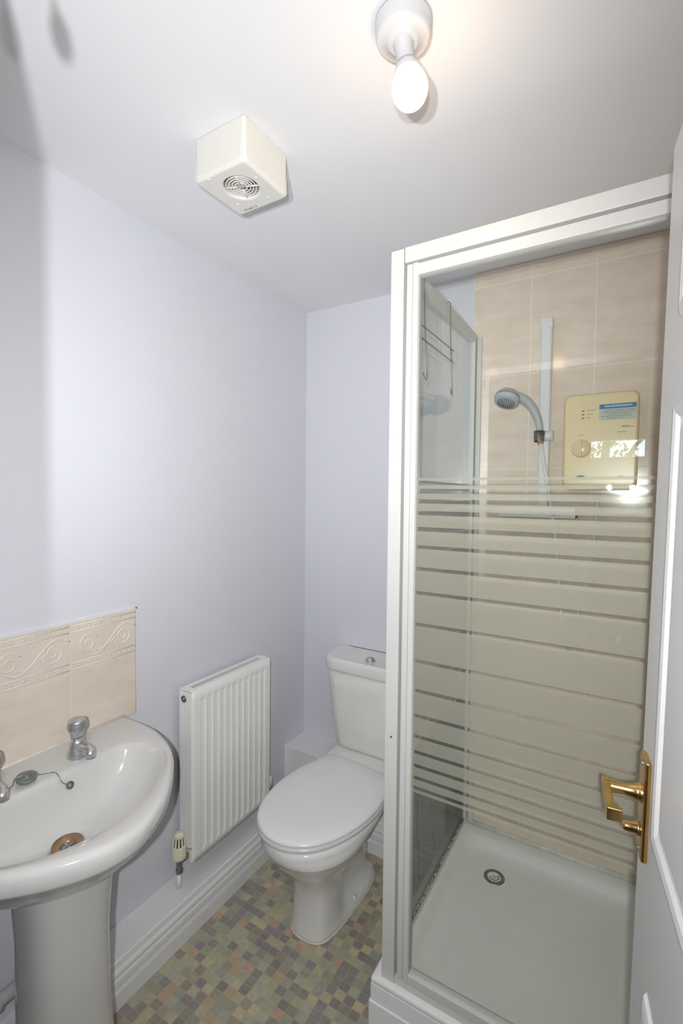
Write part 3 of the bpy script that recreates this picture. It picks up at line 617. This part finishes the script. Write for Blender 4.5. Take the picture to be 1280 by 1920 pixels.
cB = (0.262, BC); NB = 120
O = polar_ring(outl, cB, NB, 0); I = polar_ring(inn, cB, NB, 0)
for p in O: p.x = max(p.x, 0.0005)
def OI(d, z, back=True):
    r = inset_ring(O, d, z)
    for p in r: p.x = max(p.x, 0.0005)
    return r
pc = (0.215, BC)
def mixr(a, b, t, z): return [Vector((p.x * (1 - t) + q.x * t, p.y * (1 - t) + q.y * t, z)) for p, q in zip(a, b)]
BOT = [Vector((0.185 + 0.115 * math.cos(2 * PI * i / NB), BC + 0.10 * math.sin(2 * PI * i / NB), 0)) for i in range(NB)]
drain = (0.243, 0.572)
HOLE = [Vector((drain[0] + 0.020 * math.cos(2 * PI * i / NB), drain[1] + 0.020 * math.sin(2 * PI * i / NB), 0)) for i in range(NB)]
rings = [mixr(O, BOT, 1.0, 0.560), mixr(O, BOT, 0.72, 0.585), mixr(O, BOT, 0.40, 0.625), mixr(O, BOT, 0.18, 0.662), OI(0.016, 0.688), OI(0.008, 0.692), OI(0.004, 0.700), OI(0.001, 0.715), OI(0.0, 0.728), OI(0.002, 0.737), OI(0.008, 0.7425), OI(0.018, 0.744),
         mixr(O, I, 0.6, 0.7415), mixr(O, I, 0.9, 0.739), mixr(O, I, 1.0, 0.735), mixr(I, HOLE, 0.035, 0.724), mixr(I, HOLE, 0.09, 0.700), mixr(I, HOLE, 0.17, 0.672), mixr(I, HOLE, 0.30, 0.648), mixr(I, HOLE, 0.50, 0.632), mixr(I, HOLE, 0.75, 0.622), mixr(I, HOLE, 1.0, 0.616), mixr(I, HOLE, 1.0, 0.600)]
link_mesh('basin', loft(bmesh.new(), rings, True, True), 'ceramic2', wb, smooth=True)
PE = []
for z, hw, x0, x1 in ((FZ, 0.108, 0.110, 0.335), (FZ + 0.01, 0.107, 0.110, 0.334), (0.05, 0.098, 0.112, 0.318), (0.20, 0.090, 0.114, 0.304), (0.40, 0.089, 0.112, 0.302), (0.50, 0.095, 0.105, 0.310), (0.56, 0.105, 0.095, 0.322), (0.615, 0.116, 0.085, 0.334)):
    r = []
    for i in range(64):
        a = 2 * PI * i / 64; ca, sa = math.cos(a), math.sin(a); e_ = 2 / 2.8
        r.append(Vector(((x0 + x1) / 2 + (x1 - x0) / 2 * math.copysign(abs(ca) ** e_, ca), 0.578 + hw * math.copysign(abs(sa) ** e_, sa), z)))
    PE.append(r)
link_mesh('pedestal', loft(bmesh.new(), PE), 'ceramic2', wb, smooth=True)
wo = link_mesh('waste_outlet', lathe(bmesh.new(), [(0.0, 0.606), (0.014, 0.606), (0.0145, 0.618), (0.020, 0.6215), (0.0315, 0.6255), (0.033, 0.6235), (0.033, 0.619), (0.010, 0.60)], (*drain, 0), n=40), 'brassd', wb, smooth=True)
link_mesh('drain_grid', lathe(bmesh.new(), [(0.0150, 0.6145), (0.0135, 0.6165), (0, 0.6155)], (*drain, 0), n=24), 'verd', wo)
bm = bmesh.new(); bbox(bm, drain[0] - 0.012, drain[0] + 0.012, drain[1] - 0.0015, drain[1] + 0.0015, 0.6165, 0.618); bbox(bm, drain[0] - 0.0015, drain[0] + 0.0015, drain[1] - 0.012, drain[1] + 0.012, 0.6165, 0.618)
link_mesh('drain_cross', bm, 'chrome', wo)
def tap(y):
    x = 0.103
    bm = lathe(bmesh.new(), [(0.024, 0.740), (0.0245, 0.744), (0.0235, 0.752), (0.020, 0.768), (0.0175, 0.780), (0.0165, 0.786), (0.0135, 0.787), (0.0135, 0.793), (0, 0.793)], (x, y, 0), n=32)
    tube(bm, smooth_path([(x + 0.006, y, 0.764), (x + 0.028, y, 0.772), (x + 0.052, y, 0.773), (x + 0.062, y, 0.766)], 5), [0.0135, 0.0135, 0.013, 0.013, 0.0125, 0.012, 0.012, 0.0115, 0.0115, 0.0112, 0.011, 0.011, 0.011, 0.011, 0.0115, 0.0115], 18)
    tube(bm, [(x + 0.058, y, 0.774), (x + 0.060, y, 0.752)], 0.0118, 20)
    o = link_mesh('tap', bm, 'chrome', wb, smooth=True)
    # squared spout end
    bm = bmesh.new(); prof = []
    n = 48
    for r, h in ((0.0145, 0.7895), (0.016, 0.7977), (0.0185, 0.8075), (0.0225, 0.8124), (0.0235, 0.8157), (0.0215, 0.8173), (0.0240, 0.8206), (0.0215, 0.8231), (0.0235, 0.8264), (0.021, 0.8288), (0.0225, 0.8321), (0.021, 0.8370), (0.014, 0.8407), (0.006, 0.8424), (0.0, 0.8428)):
        ring = []
        for i in range(n):
            fl = 1.0
            if h < 0.815: fl = 1 - 0.10 * (math.cos(8 * 2 * PI * i / n) > 0.2)
            ring.append(Vector((x + max(r, 1e-5) * fl * math.cos(2 * PI * i / n), y + max(r, 1e-5) * fl * math.sin(2 * PI * i / n), h)))
        prof.append(ring)
    link_mesh('tap_head', loft(bm, prof), 'chrome', o, smooth=True)
tap(0.676); tap(0.474)
st = link_mesh('chain_stay', lathe(bmesh.new(), [(0.0095, 0), (0.0095, 0.002), (0.005, 0.003), (0.004, 0.007), (0, 0.007)], (0.163, 0.622, 0.708), (1, 0, 0.35), 20), 'dchrome', wb, smooth=True)

# plug and chain lying on the deck
pg = thing('basin_plug', 'grey rubber basin plug on a thin chain, lying on the basin deck between the taps', 'plug', (0.118, 0.53, 0.744))
PG = Vector((0.116, 0.545, 0.7440))
bm = lathe(bmesh.new(), [(0.016, 0), (0.021, 0.004), (0.0225, 0.010), (0.0225, 0.012), (0.019, 0.013), (0.017, 0.010), (0.004, 0.010), (0.004, 0.016), (0, 0.016)], PG, (0.1, 0, 1), 30)
link_mesh('plug', bm, 'rubber', pg, smooth=True)
bm = bmesh.new(); cp = smooth_path([PG + Vector((0, 0, 0.014)), PG + Vector((0.010, 0.025, 0.006)), (0.128, 0.585, 0.7455), (0.138, 0.598, 0.745), (0.150, 0.602, 0.738), (0.160, 0.606, 0.722), (0.168, 0.622, 0.709)], 7)
cp2 = smooth_path([PG + Vector((0, 0, 0.014)), PG + Vector((-0.008, -0.02, 0.014)), (0.110, 0.518, 0.7455), (0.118, 0.503, 0.7455)], 6)
for P_ in (cp, cp2):
    tube(bm, P_, [0.0014 if i % 2 else 0.0009 for i in range(len(P_))], 6)
link_mesh('chain', bm, 'dchrome', pg, smooth=True)

# pipes below the basin
wp = thing('waste_pipe', 'white plastic waste pipe running along the wall behind the pedestal', 'pipe', (0.05, 0.45, 0.20))
bm = tube(bmesh.new(), [(0.050, 0.14, 0.165), (0.050, 0.56, 0.192)], 0.0175, 20); link_mesh('pipe', bm, 'pipe', wp, smooth=True)
bm = tube(bmesh.new(), [(0.050, 0.475, 0.187), (0.050, 0.505, 0.189)], 0.024, 24); link_mesh('coupling', bm, 'pipe', wp, smooth=True)
sv = thing('supply_valve', 'small grey pipe and valve tucked under the basin rim left of the pedestal', 'valve', (0.06, 0.47, 0.5))
bm = tube(bmesh.new(), [(0.070, 0.478, 0.53), (0.070, 0.478, 0.66)], 0.0075, 12); link_mesh('pipe', bm, 'pipe', sv, smooth=True)
bm = tube(bmesh.new(), [(0.070, 0.440, 0.555), (0.070, 0.470, 0.555)], 0.008, 8); link_mesh('valve', bm, 'black', sv)

# splashback tiles
sb = thing('tile_splashback', 'two rows of beige tiles with a moulded scroll border behind the wash basin', 'splashback', (0.0, 0.6, 0.735))
ys = [0.920, 0.713, 0.506, 0.299, 0.135]
link_mesh('grout', box(0.0, 0.0062, 0.135, 0.919, 0.737, 1.070), 'relief', sb)
for a, b in zip(ys, ys[1:]):
    link_mesh('plain_tile', box(0.0005, 0.007, b + 0.001, a - 0.001, 0.736, 0.930), 'splash', sb, bevel=0.001)
    bt = link_mesh('border_tile', box(0.0005, 0.0075, b + 0.001, a - 0.001, 0.932, 1.071), 'splash2', sb, bevel=0.001)
    bm = bmesh.new(); X = 0.0078; w_ = a - b; f = w_ / 0.207
    if f < 0.9: f = 0.79
    def S2(u, v): return Vector((X, a - u * w_, 0.932 + v))
    for v0 in (0.006, 0.024, 0.113, 0.130): tube(bm, [S2(0.01, v0), S2(0.99, v0)], 0.0015, 6)
    k = 0
    for i in range(13):
        for v0 in (0.015, 0.1215): lathe(bm, [(0.0045 if i % 2 else 0.003, 0.0), (0.002, 0.0016), (0, 0.0018)], S2((i + 0.5) / 13, v0) - Vector((0.0006, 0, 0)), (1, 0, 0), 8)
    # scroll: an S wave curling into spirals
    def spiral(cu, cv, r0, turns, a0, dirn):
        P = []
        for j in range(int(28 * turns)):
            tt = j / (28 * turns); an = a0 + dirn * tt * turns * 2 * PI; r = r0 * (1 - 0.80 * tt)
            P.append(S2(cu + r * math.cos(an) / w_, cv + r * math.sin(an)))
        return P
    s1 = spiral(0.22, 0.068, 0.030, 1.5, -0.4, -1); s2 = spiral(0.75, 0.070, 0.030, 1.5, PI - 0.4, -1)
    tube(bm, s1, 0.0022, 6); tube(bm, s2, 0.0022, 6)
    wv = [S2(u / 24.0, 0.068 + 0.036 * math.sin(2 * PI * (u / 24.0) + 0.55)) for u in range(25)]
    tube(bm, wv, 0.0026, 6)
    wv = [S2(0.30 + 0.40 * u / 14.0, 0.072 + 0.020 * math.sin(2 * PI * (0.3 + 0.4 * u / 14.0) + 0.9) - 0.008) for u in range(15)]
    tube(bm, wv, 0.0018, 6)
    link_mesh('scroll_relief', bm, 'relief', bt, smooth=True)
bm = box(0.0, 0.0095, 0.135, 0.9245, 1.0715, 1.0750); bbox(bm, 0.0, 0.0095, 0.9205, 0.9245, 0.735, 1.0750); link_mesh('edge_trim', bm, 'wplast', sb)
link_mesh('sealant', tube(bmesh.new(), [(0.008, 0.14, 0.742), (0.008, 0.878, 0.742)], 0.0055, 8), 'seal', sb, smooth=True)

# ------------------------------------------------------------------ radiator
ra = thing('radiator', 'white ribbed panel radiator with a slotted top grille on the left wall', 'radiator', (0.055, 1.28, 0.165))
RX0, RX1, RY0, RY1, RZ0, RZ1 = 0.022, 0.089, 1.080, 1.488, 0.163, 0.760
bm = bmesh.new(); nfl = 11; ny, zs = 12 * nfl, [RZ0, RZ0 + 0.0005, RZ0 + 0.022, RZ0 + 0.030, RZ0 + 0.040, RZ0 + 0.050, 0.35, 0.50, 0.64, RZ1 - 0.052, RZ1 - 0.043, RZ1 - 0.036, RZ1 - 0.028, RZ1 - 0.0005, RZ1]
grid = []
for z in zs:
    row = []
    for i in range(ny + 1):
        u = i / ny; y = RY0 + u * (RY1 - RY0); edge = 0.030
        uu = (y - RY0 - edge) / (RY1 - RY0 - 2 * edge)
        amp = 0.0
        if 0 <= uu <= 1:
            zf = min(max((z - (RZ0 + 0.026)) / 0.020, 0), 1) * min(max(((RZ1 - 0.032) - z) / 0.016, 0), 1)
            sft = (0.5 - 0.5 * math.cos(2 * PI * uu * nfl)); sft = min(max((sft - 0.25) / 0.5, 0), 1)
            amp = -0.0085 * zf * sft
        row.append(bm.verts.new((RX1 + amp - (0.004 if (i in (0, ny) or z in (RZ0, RZ1)) else 0), y, z)))
    grid.append(row)
for a, b in zip(grid, grid[1:]):
    for i in range(ny): bm.faces.new((a[i], a[i + 1], b[i + 1], b[i]))
link_mesh('front_panel', bm, 'rad', ra, smooth=True).data.polygons.foreach_set('use_smooth', [True] * ((len(zs) - 1) * ny))
bm = box(RX0, RX0 + 0.006, RY0 + 0.01, RY1 - 0.01, RZ0, RZ1 - 0.006); link_mesh('back_panel', bm, 'rad', ra, bevel=0.002)
bm = box(RX0, RX1 - 0.007, RY0 - 0.002, RY0 + 0.002, RZ0 + 0.045, RZ1 - 0.004); bbox(bm, RX0, RX0 + 0.012, RY0 - 0.002, RY0 + 0.002, RZ0, RZ0 + 0.05); bbox(bm, RX1 - 0.02, RX1 - 0.007, RY0 - 0.002, RY0 + 0.002, RZ0 + 0.0, RZ0 + 0.05)
sc1 = link_mesh('side_cover', bm, 'rad', ra, bevel=0.001)
link_mesh('side_cover', box(RX0, RX1 - 0.007, RY1 - 0.002, RY1 + 0.002, RZ0 + 0.03, RZ1 - 0.004), 'rad', ra, bevel=0.001)
link_mesh('panel_edge', box(RX1 - 0.010, RX1 - 0.0035, RY0, RY1, RZ0 + 0.001, RZ1 - 0.001), 'rad', ra, bevel=0.001)
bm = box(RX0, RX1 - 0.010, RY0, RY0 + 0.028, RZ1 - 0.002, RZ1 + 0.002); bbox(bm, RX0, RX1 - 0.010, RY1 - 0.028, RY1, RZ1 - 0.002, RZ1 + 0.002)
bbox(bm, RX0, RX0 + 0.015, RY0 + 0.028, RY1 - 0.028, RZ1 - 0.002, RZ1 + 0.002); bbox(bm, RX1 - 0.026, RX1 - 0.010, RY0 + 0.028, RY1 - 0.028, RZ1 - 0.002, RZ1 + 0.002)
ns = 34
for i in range(ns + 1):
    y = RY0 + 0.028 + (RY1 - RY0 - 0.056) * i / ns; bbox(bm, RX0 + 0.015, RX1 - 0.026, y - 0.0020, y + 0.0020, RZ1 - 0.0002, RZ1 + 0.0014)
link_mesh('top_grille', bm, 'rad', ra)
link_mesh('slot_shade', box(RX0 + 0.010, RX1 - 0.018, RY0 + 0.01, RY1 - 0.01, RZ0 + 0.03, RZ1 - 0.0006), 'slot_dark', ra)  # dark block close under the slats, colour stands in for shade in the slots
bm = lathe(bmesh.new(), [(0.0125, 0), (0.0125, 0.002), (0.0095, 0.003), (0.0095, 0.0008), (0.0055, 0.0008), (0.0055, 0.006), (0, 0.006)], (0.045, RY0 - 0.002, RZ1 - 0.030), (0, -1, 0), 24)
link_mesh('bleed_plug', bm, 'dchrome', ra, smooth=True)

# thermostatic valve
tv = thing('thermostatic_valve', 'cream slotted thermostatic radiator valve at the lower left of the radiator', 'radiator valve', (0.055, 1.045, 0.09))
VX, VY = 0.055, 1.047
bm = bmesh.new(); n = 40; rr_ = []
for r, h in ((0.0, 0.190), (0.012, 0.190), (0.0175, 0.193), (0.0190, 0.200), (0.0190, 0.222), (0.0185, 0.234), (0.0182, 0.236), (0.0165, 0.252), (0.0145, 0.268), (0.0115, 0.277), (0.006, 0.281), (0.0, 0.2815)):
    ring = []
    for i in range(n):
        k = 1.0
        if 0.235 < h < 0.272 and (i % 4) in (1, 2): k = 0.80
        ring.append(Vector((VX + 1.24 * max(r, 1e-5) * k * math.cos(2 * PI * i / n), VY + 1.24 * max(r, 1e-5) * k * math.sin(2 * PI * i / n), h)))
    rr_.append(ring)
vh = link_mesh('valve_head', loft(bm, rr_), 'cream', tv, smooth=False)
bm = bmesh.new()
for i in range(10):
    a = 2 * PI * (i * 4 + 1.5) / n; c, s = math.cos(a), math.sin(a)
    P0 = Vector((VX + 0.0186 * c, VY + 0.0186 * s, 0.2380)); P1 = Vector((VX + 0.0151 * c, VY + 0.0151 * s, 0.266)); tube(bm, [P0, P1], 0.0018, 6)
link_mesh('slots', bm, 'black', vh)
bm = lathe(bmesh.new(), [(0.0, 0.182), (0.0135, 0.182), (0.014, 0.191), (0.0, 0.191)], (VX, VY, 0), n=20); lathe(bm, [(0.0085, 0.150), (0.0095, 0.160), (0.0095, 0.184), (0, 0.184)], (VX, VY, 0), n=16)
lathe(bm, [(0.0115, 0.138), (0.0125, 0.140), (0.0125, 0.152), (0.0105, 0.155)], (VX, VY, 0), n=6)
tube(bm, [(VX, VY, 0.172), (VX, VY + 0.034, 0.185)], 0.0085, 12)
link_mesh('valve_body', bm, 'dchrome', tv, smooth=False, bevel=0.0008)
link_mesh('union_nut', tube(bmesh.new(), [(VX, VY + 0.016, 0.178), (VX, VY + 0.031, 0.184)], 0.0135, 6), 'brassd', tv, bevel=0.001)
link_mesh('pipe', tube(bmesh.new(), [(VX, VY, 0.086), (VX, VY, 0.142)], 0.0075, 12), 'rad', tv, smooth=True)
lv = thing('lockshield_valve', 'small cream capped radiator valve behind the toilet lid at the far end of the radiator', 'radiator valve', (0.055, 1.52, 0.09))
link_mesh('valve_cap', lathe(bmesh.new(), [(0.0, 0.185), (0.013, 0.185), (0.012, 0.225), (0.009, 0.230), (0, 0.230)], (0.055, 1.525, 0), n=20), 'cream', lv, smooth=True)
bm = lathe(bmesh.new(), [(0.010, 0.140), (0.011, 0.150), (0.011, 0.186), (0, 0.186)], (0.055, 1.525, 0), n=16); tube(bm, [(0.055, 1.492, 0.180), (0.055, 1.530, 0.172)], 0.009, 12); link_mesh('valve_body', bm, 'dchrome', lv)
link_mesh('pipe', tube(bmesh.new(), [(0.055, 1.525, 0.086), (0.055, 1.525, 0.145)], 0.0075, 12), 'rad', lv, smooth=True)

# ------------------------------------------------------------------ extractor fan
fa = thing('extractor_fan', 'off-white square extractor fan box with a round dusty grille on the ceiling', 'extractor fan', (0.488, 0.885, CZ))
AX0, AX1, AY0, AY1, AZ = 0.404, 0.570, 0.805, 0.970, 2.198
def sq(i, z, r=0.008): return [Vector((x, y, z)) for x, y in rounded_rect(AX0 + i, AX1 - i, AY0 + i, AY1 - i, r, 5)]
bm = loft(bmesh.new(), [sq(0.003, CZ - 0.001), sq(0.003, 2.246)]); link_mesh('base', bm, 'fanbody', fa, bevel=0.0008)
bm = bmesh.new(); GC = Vector((0.492, 0.880, AZ)); GR = 0.043
NN = 24
def sq2(i, z, r=0.008):
    return polar_ring(rounded_rect(AX0 + i, AX1 - i, AY0 + i, AY1 - i, r, 5), (GC.x, GC.y), 96, z)
def circ(r, z): return [Vector((GC.x + r * math.cos(2 * PI * k / 96), GC.y + r * math.sin(2 * PI * k / 96), z)) for k in range(96)]
loft(bm, [sq2(0.002, 2.245), sq2(0.002, 2.2449), sq2(0.001, AZ + 0.010), sq2(0.0025, AZ + 0.004), sq2(0.006, AZ + 0.0006), sq2(0.009, AZ), circ(GR + 0.005, AZ), circ(GR + 0.0015, AZ + 0.0015), circ(GR, AZ + 0.004), circ(GR, AZ + 0.030)], True, False)
link_mesh('cover', bm, 'fanbody', fa)
link_mesh('cavity', lathe(bmesh.new(), [(GR - 0.001, AZ + 0.024), (GR - 0.001, AZ + 0.026), (0, AZ + 0.026)], (GC.x, GC.y, 0), n=32), 'black', fa)
bm = bmesh.new()
for r in (0.037, 0.0295, 0.022, 0.0145):
    ring = [Vector((GC.x + r * math.cos(2 * PI * i / 48), GC.y + r * math.sin(2 * PI * i / 48), AZ + 0.004)) for i in range(49)]; tube(bm, ring, 0.0016, 8, cap=False)
for k in range(4):
    a = 2 * PI * k / 4 + 0.785 * 0.5; tube(bm, [(GC.x + 0.010 * math.cos(a), GC.y + 0.010 * math.sin(a), AZ + 0.004), (GC.x + 0.043 * math.cos(a), GC.y + 0.043 * math.sin(a), AZ + 0.004)], 0.0020, 8)
link_mesh('grille', bm, 'fanbody', fa, smooth=True)
bm = lathe(bmesh.new(), [(0.0, AZ + 0.005), (0.008, AZ + 0.005), (0.012, AZ + 0.009), (0.017, AZ + 0.014), (0.017, AZ + 0.018), (0, AZ + 0.018)], (GC.x, GC.y, 0), n=24)
for k in range(7):
    a = 2 * PI * k / 7
    def bx(v, a=a): return Vector((GC.x + v.x * math.cos(a) - v.y * math.sin(a), GC.y + v.x * math.sin(a) + v.y * math.cos(a), v.z + v.y * 0.5))
    bbox(bm, 0.014, 0.038, -0.007, 0.007, AZ + 0.0135, AZ + 0.0150, xf=bx)
link_mesh('impeller', bm, 'dust', fa)
for (x, y) in ((GC.x - 0.045, AY0 + 0.012), (GC.x + 0.058, GC.y - 0.012), (GC.x - 0.055, GC.y + 0.045), (GC.x + 0.035, AY1 - 0.03)):
    link_mesh('screw', lathe(bmesh.new(), [(0.0035, 0), (0.003, 0.0015), (0, 0.002)], (x, y, AZ), (0, 0, -1), 12), 'fanbody', fa)
text_mesh('lettering', 'Model 12', 0.0115, 'softink', fa, (0.455, 0.9565, AZ - 0.0004), (1, 0.02, 0), (0, -1, 0), 0.0002, 0.3)

# ------------------------------------------------------------------ ceiling lamp
cl = thing('ceiling_lampholder', 'white angled batten lampholder screwed to the ceiling', 'lamp holder', ROSE)
bm = lathe(bmesh.new(), [(0.052, -0.0), (0.052, 0.006), (0.0512, 0.0065), (0.050, 0.024), (0.0475, 0.030), (0.045, 0.031), (0.030, 0.0335), (0.029, 0.036), (0.024, 0.038), (0, 0.039)], ROSE, (0, 0, -1), 48)
link_mesh('rose', bm, 'rosew', cl, smooth=True)
hs = Vector((ROSE.x, ROSE.y, 2.268)); ax = (BULB_TIP - hs).normalized()
bm = lathe(bmesh.new(), [(0.020, -0.006), (0.0185, 0.006), (0.0160, 0.018), (0.0165, 0.036), (0.020, 0.046), (0.0250, 0.058), (0.0265, 0.068), (0.0250, 0.0685), (0.0235, 0.058), (0.019, 0.042), (0.0, 0.040)], hs, ax, 40)
link_mesh('holder', bm, 'rosew', cl, smooth=True)
LB = (BULB_TIP - hs).length
lb = thing('light_bulb', 'glowing pearl light bulb in the angled holder on the ceiling', 'light bulb', BULB_TIP)
prof = []
for k in range(25):
    a = PI * k / 24 * 0.76; prof.append((0.0325 * math.sin(a) if k else 1e-5, 0.0345 - 0.0345 * math.cos(a)))
prof += [(0.0170, 0.0665), (0.0140, 0.073), (0.0125, 0.082), (0.0120, 0.090)]
link_mesh('bulb_glass', lathe(bmesh.new(), prof, BULB_TIP, -ax, 40), 'bulb', lb, smooth=True)
link_mesh('bulb_cap', lathe(bmesh.new(), [(0.0115, 0.086), (0.0115, 0.115), (0, 0.116)], BULB_TIP, -ax, 28), 'bulbneck', lb, smooth=True)

# pull cord hanging just inside the doorway (its shadow crosses the ceiling)
pcx, pcy = 0.795, 0.186
pcd = thing('pull_cord', 'white pull cord beside the doorway, throwing a thin dark shadow over the ceiling', 'pull cord', (pcx, pcy, CZ))
link_mesh('switch_body', lathe(bmesh.new(), [(0.034, 0), (0.034, 0.012), (0.028, 0.030), (0.010, 0.036), (0, 0.036)], (pcx, pcy, CZ), (0, 0, -1), 28), 'wplast', pcd, smooth=True)
link_mesh('cord', tube(bmesh.new(), [(pcx, pcy, CZ - 0.03), (pcx, pcy, 1.93)], 0.0020, 8), 'wplast', pcd, smooth=True)
link_mesh('cord_pull', lathe(bmesh.new(), [(0.0022, 0.022), (0.007, 0.010), (0.0095, 0.0), (0.006, -0.004), (0.0095, -0.008), (0.008, -0.016), (0.003, -0.024)], (pcx, pcy, 1.925), (0, 0, 1), 14), 'wplast', pcd)
